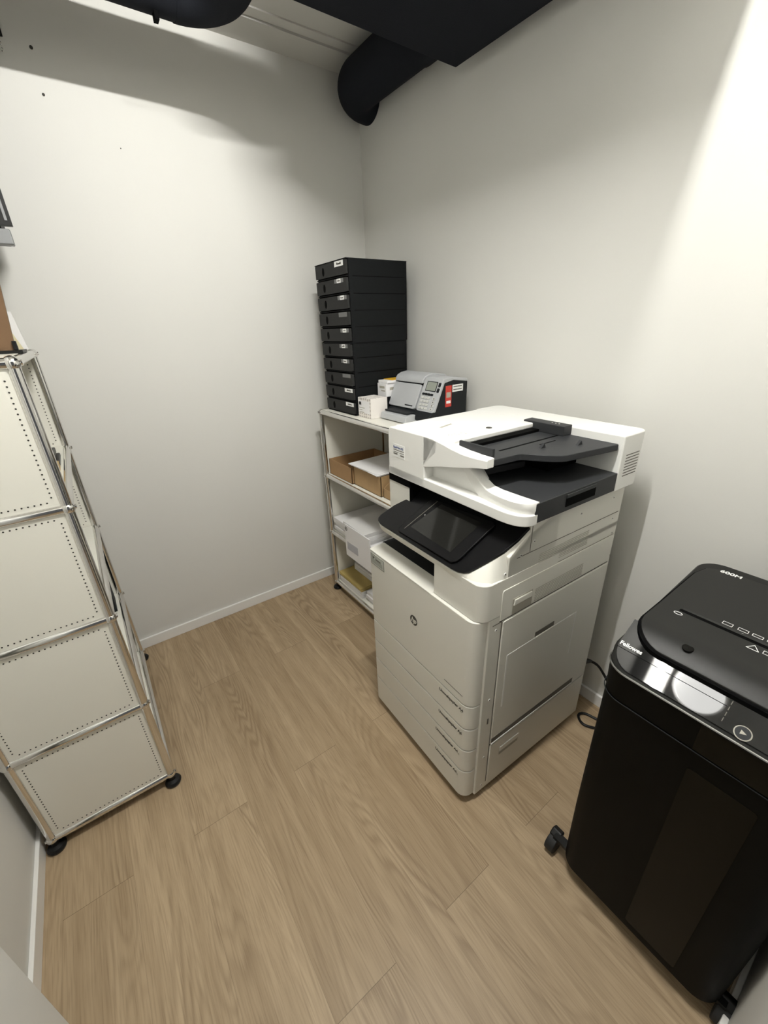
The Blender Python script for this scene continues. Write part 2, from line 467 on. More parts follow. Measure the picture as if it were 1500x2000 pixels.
def shelving(name, x0, x1, y0, y1, nz, label, perf, back_x, doors=False):
    """x0<x1, y0<y1 are tube axes; nz compartments of 0.35"""
    root = empty(name, ((x0 + x1) / 2, (y0 + y1) / 2, 0))
    tag(root, label, 'shelf')
    ox, oy = (x0 + x1) / 2, (y0 + y1) / 2
    X0, X1, Y0, Y1 = x0 - ox, x1 - ox, y0 - oy, y1 - oy
    zs = [.05 + .35 * i for i in range(nz + 1)]
    rt = .0125
    for x in (X0, X1):
        for y in (Y0, Y1):
            for z in zs:
                MB().sphere((x, y, z), .0165, 20).cyl((x, y, z), (x + (.0185 if x > 0 else -.0185), y, z), .006, 10).build('connector_ball', M_CHROME, root)
            for a, b in zip(zs, zs[1:]):
                MB().cyl((x, y, a), (x, y, b), rt, 20).build('tube', M_CHROME, root)
            MB().lathe((x, y, 0), [(.004, 0), (.024, .001), (.027, .010), (.022, .018), (.010, .022), (.009, .04), (.003, .041)], 24).build('foot', M_BLACKPL, root)
    for z in zs:
        for y in (Y0, Y1):
            MB().cyl((X0, y, z), (X1, y, z), rt, 20).build('tube', M_CHROME, root)
        for x in (X0, X1):
            MB().cyl((x, Y0, z), (x, Y1, z), rt, 20).build('tube', M_CHROME, root)
        MB().box(X0 + .008, X1 - .008, Y0 + .008, Y1 - .008, z + .002, z + .0125).build('shelf_panel', M_PANEL, root, bevel=.001)
    for a, b in zip(zs, zs[1:]):
        for y, s in ((Y0, -1), (Y1, 1)):
            pm = MB().box(X0 + .011, X1 - .011, y - .004, y + .004, a + .011, b - .011)
            if perf:
                perforated(pm, X0 + .011, X1 - .011, a + .011, b - .011, y - .004, -1)
                perforated(pm, X0 + .011, X1 - .011, a + .011, b - .011, y + .004, 1)
            pm.build('side_panel', [M_PANEL, M_HOLE], root, smooth=False)
        bx = X0 if back_x < 0 else X1
        MB().box(bx - .003, bx + .003, Y0 + .011, Y1 - .011, a + .011, b - .011).build('back_panel', M_PANEL, root)
    return root

shelving('tube_cabinet', -.454, -.107, 1.262, 2.033, 4, 'tall chrome tube cabinet with perforated cream panels against the left wall', True, -1)
shelving('tube_shelf', .988, 1.381, 1.190, 1.960, 3, 'three tier chrome tube shelf with white panels behind the printer', False, 1)

# things on and in the left cabinet
ZT = .05 + 1.4 + .0130
og = empty('desk_organizer', (-.27, 1.66, ZT))
tag(og, 'wooden desk organizer with black base standing on the tall cabinet', 'organizer')
w_ = MB().box(-.16, .152, -.055, -.043, .008, .26)
w_.bm.verts.ensure_lookup_table()
for v in w_.bm.verts:
    if v.co.x > 0: v.co.x += (v.co.z) * .11
w_.build('wood_panel', M_WOOD, og)
MB().box(-.165, .168, -.066, .10, 0, .008).build('base_plate', M_BLACKPL, og)
MB().box(.150, .160, -.066, -.05, .008, .032).build('corner_clip', M_BLACKPL, og, bevel=.002)
for i, (x, y, sk, h, lb) in enumerate(((.168, .0, -.30, .115, 'upright cream folder leaning directly behind the wooden organizer panel'),
                                       (.176, .035, -.10, .10, 'upright cream folder standing rearmost in the wooden organizer'))):
    f = MB().box(-.30, 0, -.003, .003, 0, h)
    for v in f.bm.verts: v.co.x += v.co.z * sk
    f = f.build('paper_folder', (M_CREAM, M_PAPER2)[i], loc=(-.27 + x, 1.66 + y, ZT + .0085))
    tag(f, lb, 'folder', 'folders in the wooden organizer')
Z1 = .05 + 1.05 + .0130
s = empty('stapler', (-.145, 1.76, Z1))
tag(s, 'small black stapler lying on the top shelf inside the tall cabinet', 'stapler')
MB().box(-.025, .025, -.075, .075, 0, .014).build('base', M_BLACKPL, s, bevel=.003)
MB().prism([(-.07, .016), (.07, .018), (.075, .035), (-.02, .048), (-.07, .040)], 'x', -.017, .017).build('arm', M_BLACKPL, s, bevel=.003)
b = MB().box(-.03, .03, -.05, .05, 0, .022).build('wooden_block', M_TAN, loc=(-.15, 1.62, Z1), bevel=.002)
tag(b, 'tan wooden block beside the black stapler in the tall cabinet', 'block')
for i, (lev, x, y, lx, ly, h, mt, nm, lb, ct) in enumerate((
        (1, -.25, 1.70, .11, .15, .10, M_PAPER, 'paper_stack', 'stack of white paper in the second lowest bay of the tall cabinet', 'paper'),
        (2, -.27, 1.72, .13, .16, .06, M_PAPER2, 'paper_stack', 'stack of white paper in the second bay from the top of the tall cabinet', 'paper'),
        (0, -.25, 1.66, .11, .20, .13, M_PAPER2, 'paper_stack', 'stack of white paper in the lowest bay of the tall cabinet', 'paper'),
        (1, -.155, 1.925, .03, .06, .16, M_DARKGREY, 'storage_box', 'small dark box beside white paper in the second lowest bay of the cabinet', 'box'))):
    z = .05 + .35 * lev + .0130
    o = MB().box(-lx, lx, -ly, ly, 0, h).build(nm, mt, loc=(x, y, z), bevel=.001)
    tag(o, lb, ct)

# ================================================================== drawer towers on the right shelf
ZS = .05 + 1.05 + .0130
def drawer_tower(x, y, z, w, dep, labels, label, n=5, hh=.0645):
    root = empty('drawer_tower', (x, y, z))
    tag(root, label, 'drawer unit', 'black drawer units on the right shelf')
    # x runs away from the front, y across; origin at the front right bottom corner
    body = MB()
    body.box(.012, dep, 0, .004, 0, n * hh); body.box(.012, dep, w - .004, w, 0, n * hh)
    body.box(dep - .004, dep, 0, w, 0, n * hh); body.box(.0, dep, -.001, w + .001, n * hh - .003, n * hh)
    for i in range(n):
        body.box(.006, dep, .002, w - .002, i * hh, i * hh + .004)
        if i: body.box(.03, dep - .01, -.0006, .004, i * hh - .0012, i * hh + .0012, 1)
    body.build('body', [M_BOXBLK, M_VOID], root, smooth=False)
    for i in range(n):
        a, b_ = i * hh + .0075, (i + 1) * hh - .0045
        dr_ = MB().prism(rrect(.003, w - .003, a, b_, .004, 3), 'x', 0, .010)
        dr_.box(.010, dep - .02, .008, w - .008, a, a + .01)
        zc_ = (a + b_) / 2
        yh = w * .72
        # finger hole
        hp = [(yh + .0105 * math.cos(q), zc_ - .002 + .0170 * math.sin(q)) for q in [2 * math.pi * i2 / 20 for i2 in range(20)]]
        dr_.prism(hp, 'x', -.0004, .002, 1)
        do = dr_.build('drawer', [M_BOXFRONT, M_VOID], root, bevel=0)
        kind, yl, wl, hl = labels[n - 1 - i]
        lm = MB()
        z0 = b_ - hl - .001
        lm.box(-.0012, -.0004, yl, yl + wl, z0, b_ - .001, 1 if kind != 'white' else 0)
        if kind == 'clip':
            lm.box(-.0018, -.0012, yl + wl * .28, yl + wl * .72, z0, b_ - .001, 0)
        if kind in ('clip', 'white'):
            cy0 = yl + wl * (.36 if kind == 'clip' else .22); cw = wl * (.28 if kind == 'clip' else .5)
            random.seed(i * 7 + int(z * 100))
            yy = cy0
            while yy < cy0 + cw:
                q = random.uniform(.0018, .0035)
                lm.box(-.0022, -.0018 if kind == 'clip' else -.0012, yy, yy + q, z0 + hl * .35, z0 + hl * random.choice((.55, .6, .72)), 2)
                yy += q + .0009
        lm.build('label', [M_LABEL, M_LABELG, M_PRINT], do, smooth=False)
    return root
cl = lambda yl=.022, wl=.07: ('clip', yl, wl, .016)
drawer_tower(1.020, 1.672, ZS, .268, .315, [cl(.026), cl(.020), ('blank', .018, .07, .016), ('white', .008, .07, .017), ('white', .006, .07, .017)],
             'lower black five drawer tower standing on the shelf in the corner', hh=.0640)
drawer_tower(1.018, 1.668, ZS + 5 * .0640, .272, .318, [('white', .020, .072, .020), cl(.026, .075), cl(.008, .075), ('blank', .014, .07, .018), cl(.008, .07)],
             'upper black five drawer tower stacked on the lower one', hh=.0648)

# small cartons
def carton(name, mats, x0, x1, y0, y1, z0, z1, label, cat='box', extra=None, rz=0):
    root = empty(name, ((x0 + x1) / 2, (y0 + y1) / 2, z0), rz)
    tag(root, label, cat)
    hx, hy, h = (x1 - x0) / 2, (y1 - y0) / 2, z1 - z0
    MB().box(-hx, hx, -hy, hy, 0, h).build('carton', mats[0], root, bevel=.0012)
    if extra:
        e = MB(); extra(e, hx, hy, h); e.build('print', mats[1:], root, smooth=False)
    return root
def label_print(e, hx, hy, h):
    e.box(-hx - .0006, -hx, -hy + .010, hy - .004, .020, h - .012, 1)
    e.box(-hx - .0012, -hx - .0006, hy - .028, hy - .010, h - .032, h - .018, 0)
    for z, a, b_ in ((h - .046, .010, .055), (h - .056, .010, .035), (h - .066, .012, .05)):
        e.box(-hx - .0012, -hx - .0006, hy - b_, hy - a, z, z + .003, 2)
carton('label_carton', [M_DOTS, M_BLACKPL, M_PAPER, M_PRINTG], 1.034, 1.126, 1.556, 1.662, ZS, ZS + .088, 'small white dotted carton at the front of the shelf beside the drawers', extra=label_print)
carton('grey_carton', [M_DARKGREY], 1.165, 1.255, 1.597, 1.664, ZS, ZS + .080, 'dark grey box behind the small dotted carton')
def p2(e, hx, hy, h):
    e.box(-hx - .0006, -hx, -.022, .018, h - .022, h - .012, 0); e.box(-hx - .0006, -hx, -.025, .005, h - .036, h - .030, 0)
    e.box(-.035, .02, -hy - .0006, -hy, h - .03, h - .018, 0)
carton('white_carton', [M_PAPER, M_PRINTG], 1.150, 1.262, 1.595, 1.664, ZS + .0805, ZS + .140, 'white carton with grey print stacked on the dark grey box', extra=p2)
pk = empty('paper_packet', (1.225, 1.626, ZS + .1405))
tag(pk, 'flat white packet with yellow cover lying on top of the cartons', 'packet')
MB().box(-.07, .075, -.036, .038, 0, .012).build('sleeve', M_PAPER, pk, bevel=.002)
MB().box(-.04, .073, -.032, .035, .012, .015).build('cover', M_YELLOW, pk)

# ------------------------------------------------------------------ franking machine
fm = empty('franking_machine', (1.07, 1.28, ZS))
tag(fm, 'grey franking machine with keypad and display beside the drawer tower', 'franking machine')
# local: x from the front, y from the right side, z from the shelf
MB().prism([(.060, .012), (.27, .004), (.284, .010), (.286, .155), (.280, .164), (.21, .172), (.150, .168), (.098, .052), (.062, .030)], 'y', .002, .112).build('right_body', M_DARKGREY, fm, bevel=.003)
MB().prism([(.060, .012), (.275, .004), (.280, .160), (.21, .170), (.155, .165), (.105, .050), (.075, .036)], 'y', .112, .300).build('core', M_DARKGREY, fm, bevel=.003)
MB().box(.25, .275, .01, .29, 0, .012).build('rear_foot', M_DARKGREY, fm)
MB().box(.07, .095, .01, .29, 0, .016).build('front_foot', M_DARKGREY, fm)
SX, SZ, TX, TZ = .093, .047, .149, .174
sl = math.hypot(TX - SX, TZ - SZ); ang = math.atan2(TZ - SZ, TX - SX)
def slanted(y0, y1, s0, s1, t0, t1, r=.012):
    """plate on the sloping front: s up the slope, t = thickness off the surface"""
    return MB().prism(rrect(s0, s1, y0, y1, r), 'z', t0, t1).xf(Matrix.Translation((SX, 0, SZ)) @ Matrix.Rotation(-ang, 4, 'Y'))
slanted(.000, .114, -.004, sl + .004, -.008, .004, .014).build('keypad_panel', M_GREY, fm, bevel=.003)
slanted(.026, .092, .084, .126, .0038, .0046, .003).build('display_frame', M_DARKGREY, fm)
slanted(.030, .088, .087, .123, .0042, .0052, .002).build('display', M_LCD, fm)
for i in range(4):
    slanted(.086 - i * .0175, .1005 - i * .0175, .066, .075, .004, .0068, .003).build('soft_key', M_DARKGREY, fm)
for r_ in range(4):
    for c_ in range(3):
        slanted(.084 - c_ * .0185, .099 - c_ * .0185, .006 + r_ * .0148, .016 + r_ * .0148, .004, .0068, .003).build('key', M_KEY, fm)
    kb = slanted(.012, .028, .006 + r_ * .0148, .016 + r_ * .0148, .004, .0068, .003).build('key', M_KEY, fm)
    slanted(.017, .023, .009 + r_ * .0148, .013 + r_ * .0148, .0068, .0071, .001).build('key_mark', M_PRINT, kb)
for i in range(2):
    slanted(.006, .018, .082 + i * .023, .100 + i * .023, .004, .0072, .004).build('side_key', M_DARKGREY, fm)
slanted(.121, .308, -.002, sl - .032, -.006, .008, .010).build('feed_cover', M_GREY, fm, bevel=.003)
slanted(.137, .190, .008, .013, .0082, .0085, .001).build('lettering', M_DARKGREY, fm)
MB().prism([(.132, .150), (.134, .165), (.145, .178), (.165, .186), (.20, .190), (.265, .180), (.284, .166), (.280, .158), (.17, .158)], 'y', .118, .312).build('top_cover', M_GREY, fm, bevel=.004)
MB().prism([(.142, .165), (.155, .176), (.20, .182), (.280, .169), (.286, .160), (.280, .157), (.20, .168), (.152, .160)], 'y', .000, .116).build('side_cover', M_GREY, fm, bevel=.003)
MB().prism([(.004, .003), (.095, .003), (.095, .028), (.05, .034), (.012, .030)], 'y', .085, .266).build('letter_deck', M_GREY, fm, bevel=.004)
MB().box(.03, .10, .10, .262, .032, .040).build('letter_slot', M_DARKGREY, fm, bevel=.003)
st = MB(); st.box(.158, .192, .0012, .002, .062, .148, 0); st.box(.163, .187, .0008, .0012, .076, .087, 1); st.box(.163, .187, .0008, .0012, .100, .122, 2)
st.build('red_sticker', [M_RED, M_LABEL, M_PRINTG], fm, smooth=False)
st = MB(); st.box(.197, .258, .0012, .002, .120, .149, 0)
random.seed(3)
for zz in (.139, .127):
    xx = .202
    while xx < .250:
        q = random.uniform(.002, .005); st.box(xx, xx + q, .0008, .0012, zz, zz + .0045, 1); xx += q + .0012
st.build('address_label', [M_LABEL, M_PRINT], fm, smooth=False)
MB().tube([(.278, .02, .020), (.300, .012, .012), (.306, -.004, .0035)], .003, 8).build('cable', M_BLACKPL, fm)

# ------------------------------------------------------------------ cardboard trays and papers in the right shelf
ZA = .05 + .70 + .0127
def open_box(name, x0, x1, y0, y1, z, h, mt, label, hf=None, notch=None, t=.003):
    root = empty(name, ((x0 + x1) / 2, (y0 + y1) / 2, z)); tag(root, label, 'box')
    hx, hy = (x1 - x0) / 2, (y1 - y0) / 2
    hf = hf or h
    MB().box(-hx, hx, -hy, hy, 0, .003).build('bottom', mt, root)
    MB().box(-hx, -hx + t, -hy, hy, 0, hf).build('front_wall', mt, root)
    MB().box(hx - t, hx, -hy, hy, 0, h).build('back_wall', mt, root)
    for y in (-hy, hy - t):
        MB().prism([(-hx, 0), (hx, 0), (hx, h), (-hx + (notch or 0), h), (-hx, hf)], 'y', y, y + t).build('side_wall', mt, root)
    return root
open_box('cardboard_tray', 1.002, 1.30, 1.712, 1.944, ZA, .085, M_CARD, 'empty open brown cardboard tray at the left of the upper shelf bay')
open_box('cardboard_tray', 1.012, 1.33, 1.470, 1.706, ZA, .100, M_CARD2, 'brown cardboard tray topped with white sheets in the upper shelf bay')
open_box('cardboard_tray', 1.020, 1.33, 1.215, 1.462, ZA, .105, M_CARD2, 'brown magazine tray with cut down front at the right of the upper bay', hf=.045, notch=.10)
ps = MB()
ps.box(-.15, .15, -.112, .112, 0, .094)
ps = ps.build('paper_stack', M_PAPER2, loc=(1.172, 1.588, ZA + .0032)); tag(ps, 'white paper filling the middle cardboard tray', 'paper')
for i in range(3):
    o = MB().box(-.162, .158, -.120, .118, 0, .0035).build('paper_sheet', M_PAPER, loc=(1.166 - i * .004, 1.600 + (.0, -.012, .01)[i], ZA + .1012 + i * .0037))
    o.rotation_euler.z = (.02, -.05, .035)[i]
    tag(o, ('lowest of three white sheets lying over the middle cardboard tray', 'middle one of three white sheets over the middle cardboard tray', 'topmost white sheet lying over the middle cardboard tray')[i], 'paper', 'loose sheets on the tray')
# middle bay
ZM = .05 + .35 + .0127
def sheets(x0, x1, y0, y1, z, n, th, mt, name, labels, cat, group=None, jit=.012, seed=1):
    random.seed(seed)
    for i in range(n):
        hx, hy = (x1 - x0) / 2, (y1 - y0) / 2
        o = MB().box(-hx, hx, -hy, hy, 0, th - .0006).build(name, mt if not isinstance(mt, list) else mt[i % len(mt)],
            loc=((x0 + x1) / 2 + random.uniform(-jit, 0) * (i > 0), (y0 + y1) / 2 + random.uniform(-jit / 3, jit / 3) * (i > 0), z + i * th), bevel=.001)
        o.rotation_euler.z = random.uniform(-.03, .03) * (i > 0)
        tag(o, labels[i], cat, group)
ORD = ['lowest', 'second lowest', 'third from the bottom', 'fourth from the bottom', 'fifth from the bottom', 'topmost']
sheets(1.000, 1.29, 1.795, 1.935, ZM, 5, .018, [M_PAPER, M_PAPER2], 'envelope_bundle', ['white envelope bundle at the left of the middle bay, ' + ['lowest', 'second lowest', 'middle', 'fourth up', 'topmost'][i] + ' one' for i in range(5)], 'envelopes', 'envelope bundles at the left of the middle bay', seed=4)
sheets(.972, 1.30, 1.560, 1.775, ZM, 6, .0215, [M_PAPER, M_PAPER2], 'envelope_bundle', ['large white envelope bundle, ' + ORD[i] + ' in the tall stack of the middle bay' for i in range(6)], 'envelopes', 'large envelope bundles in the middle bay', seed=9)
we = empty('window_envelope', (.9555, 1.625, .355))
tag(we, 'white window envelope hanging down in front of the middle shelf', 'envelope')
MB().box(-.006, 0, -.125, .115, 0, .190).build('paper', M_PAPER, we, bevel=.001)
wi = MB().prism(rrect(-.01, .095, .045, .092, .004), 'x', -.0068, -.0060); wi.build('address_window', M_WINDOWF, we)
lgm = MB().cyl((-.0060, .098, .166), (-.0068, .098, .166), .0115, 24, 0).cyl((-.0068, .098, .166), (-.0071, .098, .166), .0075, 20, 1).cyl((-.0071, .098, .166), (-.0074, .098, .166), .0045, 16, 0); lgm.build('logo', [M_PRINT, M_PAPER2], we)
sheets(1.0, 1.28, 1.34, 1.545, ZM, 3, .022, [M_PAPER2, M_PAPER], 'envelope_bundle', ['white envelope bundle partly hidden by the printer, ' + q + ' of three' for q in ('lowest', 'middle', 'topmost')], 'envelopes', 'envelope bundles at the right of the middle bay', seed=12)
np_ = empty('printed_envelope', (1.13, 1.45, ZM + .0665)); tag(np_, 'white envelope with dark blue stripe peeking out behind the printer', 'envelope')
MB().box(-.155, .15, -.10, .09, 0, .006).build('paper', M_PAPER, np_, bevel=.001)
MB().box(-.14, -.115, -.06, .06, .006, .0065).build('stripe', M_NAVY, np_)
# bottom bay
ZB = .05 + .0127
sheets(.998, 1.24, 1.690, 1.930, ZB, 2, .020, [M_PAPER2], 'envelope_bundle', ['grey white envelope bundle lying on the bottom shelf under another', 'grey white envelope bundle just under the yellow envelopes'], 'envelopes', 'bundles under the yellow envelopes', seed=5)
sheets(1.002, 1.24, 1.695, 1.942, ZB + .0402, 3, .008, [M_MANILA], 'manila_envelope', ['lowest yellow manila envelope on the bottom shelf', 'middle yellow manila envelope on the bottom shelf', 'topmost yellow manila envelope on the bottom shelf'], 'envelope', 'manila envelopes on the bottom shelf', jit=.006, seed=6)
sheets(1.088, 1.32, 1.64, 1.905, ZB + .0648, 3, .016, [M_PAPER], 'envelope_bundle', ['white bundle resting behind on the manila envelopes, ' + q + ' of three' for q in ('lowest', 'middle', 'topmost')], 'envelopes', 'white bundles at the back of the bottom shelf', seed=8)
sheets(1.02, 1.25, 1.46, 1.66, ZB, 3, .022, [M_PAPER], 'envelope_bundle', ['white bundle on the bottom shelf beside the manila envelopes, ' + q + ' of three' for q in ('lowest', 'middle', 'topmost')], 'envelopes', 'white bundles on the bottom shelf', seed=10)

# ================================================================== multifunction printer
PR = empty('office_printer', (.673, .575, 0), -math.radians(1.9))
tag(PR, 'large white office printer with scanner on top and black touch panel', 'printer')
RW, LW = -.014, .524          # right and left side (local y)
# --- lower body
b = MB()
b.box(.045, .625, RW, LW, .030, .768)
b.prism([(.30, .768), (.625, .768), (.625, .90), (.30, .90)], 'y', RW, LW)
b.prism([(.10, .878), (.10, .940), (.172, .990), (.172, 1.034), (.625, 1.034), (.625, .878)], 'y', RW, .405)
b.box(.10, .625, .405, LW, .878, 1.034)
body = b.build('body', M_PWHITE, PR, bevel=.004)
# front corner post with rounded edge, right column
MB().prism(rrect(.010, .32, RW - .001, .175, (.034, 0, 0, .004)), 'z', .770, .885).build('front_column', M_PWHITE, PR, bevel=.002)
# door and trays
def front_panel(name, z0, z1, txt=None, num=None):
    o = MB().prism(rrect(0, .045, RW + .006, LW, (.034, 0, 0, .016)), 'z', z0, z1).build(name, M_PWHITE, PR, bevel=.0022)
    if txt:
        MB().text(txt, .0150, FRONT(-.0004, .126 + .012 * (num > 3) , z1 - .028), depth=.0003, bold=True).build('lettering', M_PRINT, o, smooth=False)
        MB().text(str(num), .014, FRONT(-.0004, .030, z1 - .033), depth=.0003).build('number', M_PRINTG, o, smooth=False)
    return o
door = front_panel('front_door', .4595, .769)
MB().box(-.0006, .0, .024, .104, .4885, .4905).build('groove', M_SEAM, door)
front_panel('paper_tray', .3615, .4555, 'Umweltpapier A4', 2)
front_panel('paper_tray', .2655, .3570, 'Umweltpapier A4', 3)
front_panel('paper_tray', .1645, .2610, 'Umweltpapier A4', 4)
front_panel('paper_tray', .038, .1600, 'Umweltpapier A4', 5)
MB().box(.004, .052, RW + .050, LW - .006, .045, .764).build('front_gap', M_SEAM, PR)
base = MB().box(.05, .60, .01, .50, .012, .032).build('base_frame', M_BLACKPL, PR)
for x in (.09, .56):
    for y in (.05, .46):
        MB().cyl((x, y - .010, .018), (x, y + .010, .018), .018, 18).build('caster', M_RUBBER, PR)
# logo on the door
L = MB()
lc = (.258, .617); lr = .0185
L.cyl((.0005, lc[0], lc[1]), (-.0007, lc[0], lc[1]), lr, 40, 0)
lmx = FRONT(-.0008, lc[0] + .0135, lc[1] - .0075) @ Matrix(((1, .27, 0, 0), (0, 1, 0, 0), (0, 0, 1, 0), (0, 0, 0, 1)))
L.text('hp', .0265, lmx, 1, .0003, True)
lg = L.build('logo', [M_PRINT, M_PWHITE], door, smooth=False)
# service sticker
s_ = MB(); s_.box(-.0008, 0, .424, .508, .716, .759, 0)
for q in ((.424, .508, .716, .7178), (.424, .508, .7572, .759), (.424, .4258, .716, .759), (.5062, .508, .716, .759)):
    s_.box(-.0011, -.0008, *q, 1)
for z, a, b_ in ((.725, .436, .503), (.730, .436, .503), (.7355, .436, .503), (.748, .47, .50)): s_.box(-.0011, -.0008, a, b_, z, z + .0014, 1)
s_.box(-.0011, -.0008, .445, .478, .7395, .7455, 1)
s_.cyl((-.0008, .492, .744), (-.0011, .492, .744), .0042, 16, 2)
s_.build('service_sticker', [M_STICK, M_SEAM, M_PRINT], door, smooth=False)

# --- right hand side: doors, seams, vents, screws
def side_plate(name, pts, t=.0035, mt=M_PWHITE, parent=PR, y=RW, bev=.0015):
    return MB().prism(pts, 'y', y - t, y + .001).build(name, mt, parent, bevel=bev)
def rot_rr(d0, d1, z0, z1, r): return rrect(d0, d1, z0, z1, r, 4)
sd = side_plate('side_door', rot_rr(.098, .612, .247, .744, (.004, .004, .004, .004)), .0045)
MB().box(.128, .134, RW - .0052, RW - .0045, .40, .605).box(.128, .468, RW - .0052, RW - .0045, .605, .609).box(.464, .468, RW - .0052, RW - .0045, .43, .607).build('raised_rib', M_PLIGHT, sd)
sh = MB().box(.253, .345, RW - .0054, RW - .004, .611, .630).build('handle_slot', M_SEAM, sd)
MB().box(.253, .345, RW - .0085, RW - .004, .606, .613).build('handle_lip', M_PWHITE, sd, bevel=.002)
MB().box(.098, .53, RW - .0065, RW - .004, .247, .254).build('bottom_lip', M_PLIGHT, sd, bevel=.001)
MB().box(.098, .53, RW - .0052, RW - .0044, .254, .276).build('bottom_groove', M_SEAM, sd)
ld = side_plate('lower_side_door', rot_rr(.100, .612, .058, .238, .004), .0035)
MB().box(.146, .240, RW - .0044, RW - .003, .160, .196).build('handle_recess', M_PRINTG, ld)
MB().box(.146, .240, RW - .0062, RW - .003, .176, .198).build('handle_lip', M_PWHITE, ld, bevel=.003)
uc = side_plate('upper_side_cover', rot_rr(.086, .612, .752, .850, (.002, .002, .002, .008)), .003)
MB().box(.130, .212, RW - .0042, RW - .003, .754, .806).build('handle_recess', M_PRINTG, uc)
MB().prism([(.132, .784), (.208, .784), (.208, .803), (.136, .803)], 'y', RW - .0075, RW - .003).build('handle_lip', M_PWHITE, uc, bevel=.003)
v = MB()
for i in range(8):
    v.box(.226, .456, RW - .0038, RW - .003, .758 + i * .0056, .7605 + i * .0056)
v.build('vent', M_SLIT, uc, smooth=False)
v = MB()
for i in range(9):
    v.box(.226, .458, RW - .0008, RW + .001, .866 + i * .0056, .8685 + i * .0056)
v.build('vent', M_SLIT, body, smooth=False)
g = MB()
for q in ((.094, .097, .060, .744), (.180, .182, .934, 1.03), (.130, .612, .9325, .9345), (.086, .612, .7455, .7505), (.098, .612, .2395, .2455), (.060, .094, .744, .7465), (.086, .612, .8515, .8530)):
    g.box(q[0], q[1], RW - .0006, RW + .001, q[2], q[3])
g.build('panel_seam', M_SEAM, body, smooth=False)
for dq, zq in ((.195, .963), (.145, .937), (.09, .90), (.40, .985), (.565, .992), (.585, .915), (.37, .934), (.60, .86), (.595, .725), (.075, .725), (.075, .46), (.075, .20), (.075, .06), (.60, .45), (.60, .27)):
    MB().cyl((dq, RW - .0009, zq), (dq, RW + .001, zq), .0042, 12, 0).cyl((dq, RW - .0012, zq), (dq, RW + .001, zq), .0024, 10, 1).build('screw', [M_PLIGHT, M_SEAM], body)
MB().box(.074, .080, RW - .001, RW, .355, .378).build('latch_slot', M_SEAM, body)
# --- output bay
MB().box(.060, .31, .176, LW - .003, .760, .776).build('output_tray', M_DARKGREY, PR, bevel=.002)
MB().box(.29, .301, .176, LW - .002, .776, .879).build('bay_back', M_VOID, PR)
MB().box(.06, .30, .1752, .1768, .776, .868).build('bay_side', M_VOID, PR)
MB().prism([(.0, .7692), (.060, .778), (.060, .762), (.0, .762)], 'y', .176, LW - .012).build('bay_ledge', M_PWHITE, PR, bevel=.002)

# --- control panel
def corner(a, b, c, n=6):
    a, b, c = Vector(a), Vector(b), Vector(c)
    return [tuple(a * (1 - t) ** 2 + b * 2 * t * (1 - t) + c * t * t) for t in [i / n for i in range(n + 1)]]
CP = empty('control_panel'); CP.parent = PR
sa = math.radians(35)
PD, PZ = .012, .895
def on_slope(poly, t0, t1):
    """poly (s, w); s up the slope from its front lower edge, t off the surface"""
    return MB().prism(poly, 'z', t0, t1).xf(Matrix.Translation((PD, 0, PZ)) @ Matrix.Rotation(-sa, 4, 'Y'))
plate = [(-.007, .428), (-.007, .30), (-.007, .18), (-.007, .095), (-.005, .075), (.001, .058), (.010, .046), (.028, .036), (.060, .020), (.104, .000), (.150, -.010), (.196, -.0135),
         (.196, .408), (.150, .411), (.138, .412), (.124, .418), (.103, .434), (.075, .453), (.044, .465), (.021, .473), (.008, .472), (-.001, .464), (-.006, .447)]
on_slope(plate, -.003, .006).build('black_plate', M_PBLACK, CP, bevel=.002)
top_r, bot_r = [], []
flare = {.095: (.010, .095), .075: (.010, .060), .058: (.011, .034), .046: (.014, .014), .036: (.020, .002), .020: (.036, -.011), .000: (.075, RW), -.010: (.125, RW), -.0135: (.175, RW)}
for s_, w_ in plate:
    dd, zz = PD + s_ * math.cos(sa), PZ + s_ * math.sin(sa) - .0035
    k_in = .003
    top_r.append((dd - .001, w_, zz))
    if w_ in flare: bot_r.append(flare[w_] + (.868,))
    else: bot_r.append((dd + (.006 if s_ < .05 else 0), w_ + (.004 if w_ < .05 else 0), min(zz - .018, max(.868, zz - .10)) if w_ < .19 else zz - .020))
MB().loft([bot_r, top_r]).build('housing', M_PWHITE, CP)
MB().prism([(.10, .869), (.10, .945), (.15, .980), (.172, .994), (.30, 1.03), (.30, .869)], 'y', RW, .06).build('side_cheek', M_PWHITE, CP, bevel=.003)
rz = MB(); rz.box(.098, .165, .405, LW - .004, 1.012, 1.0355); rz.box(.099, .17, .401, .4055, .94, 1.034); rz.box(.165, .172, RW + .004, .405, .985, 1.0355)
rz.build('riser', M_VOID, CP)
TB = on_slope([(.003, .345), (.012, .356), (.024, .354), (.140, .328), (.151, .316), (.166, .080), (.158, .069), (.030, .087), (.016, .092), (.005, .105)], .006, .015).build('touch_screen', M_PBLACK, CP, bevel=.003)
on_slope([(.035, .313), (.146, .275), (.146, .108), (.028, .126)], .0151, .0156).build('display', M_SCREEN, TB)
on_slope([(.020, .3295), (.150, .2975), (.150, .2955), (.020, .3275)], .0150, .0154).build('glass_edge_highlight', M_SEAM, TB)  # grey strip paints the highlight along the left edge of the glass
on_slope(rrect(.088, .093, .296, .301, .0024), .0151, .0158).build('button', M_SILVER, TB)

# --- scanner and document feeder
SC = empty('document_scanner'); SC.parent = PR
SR, SLW = -.045, .516
top = 1.200
f = MB()
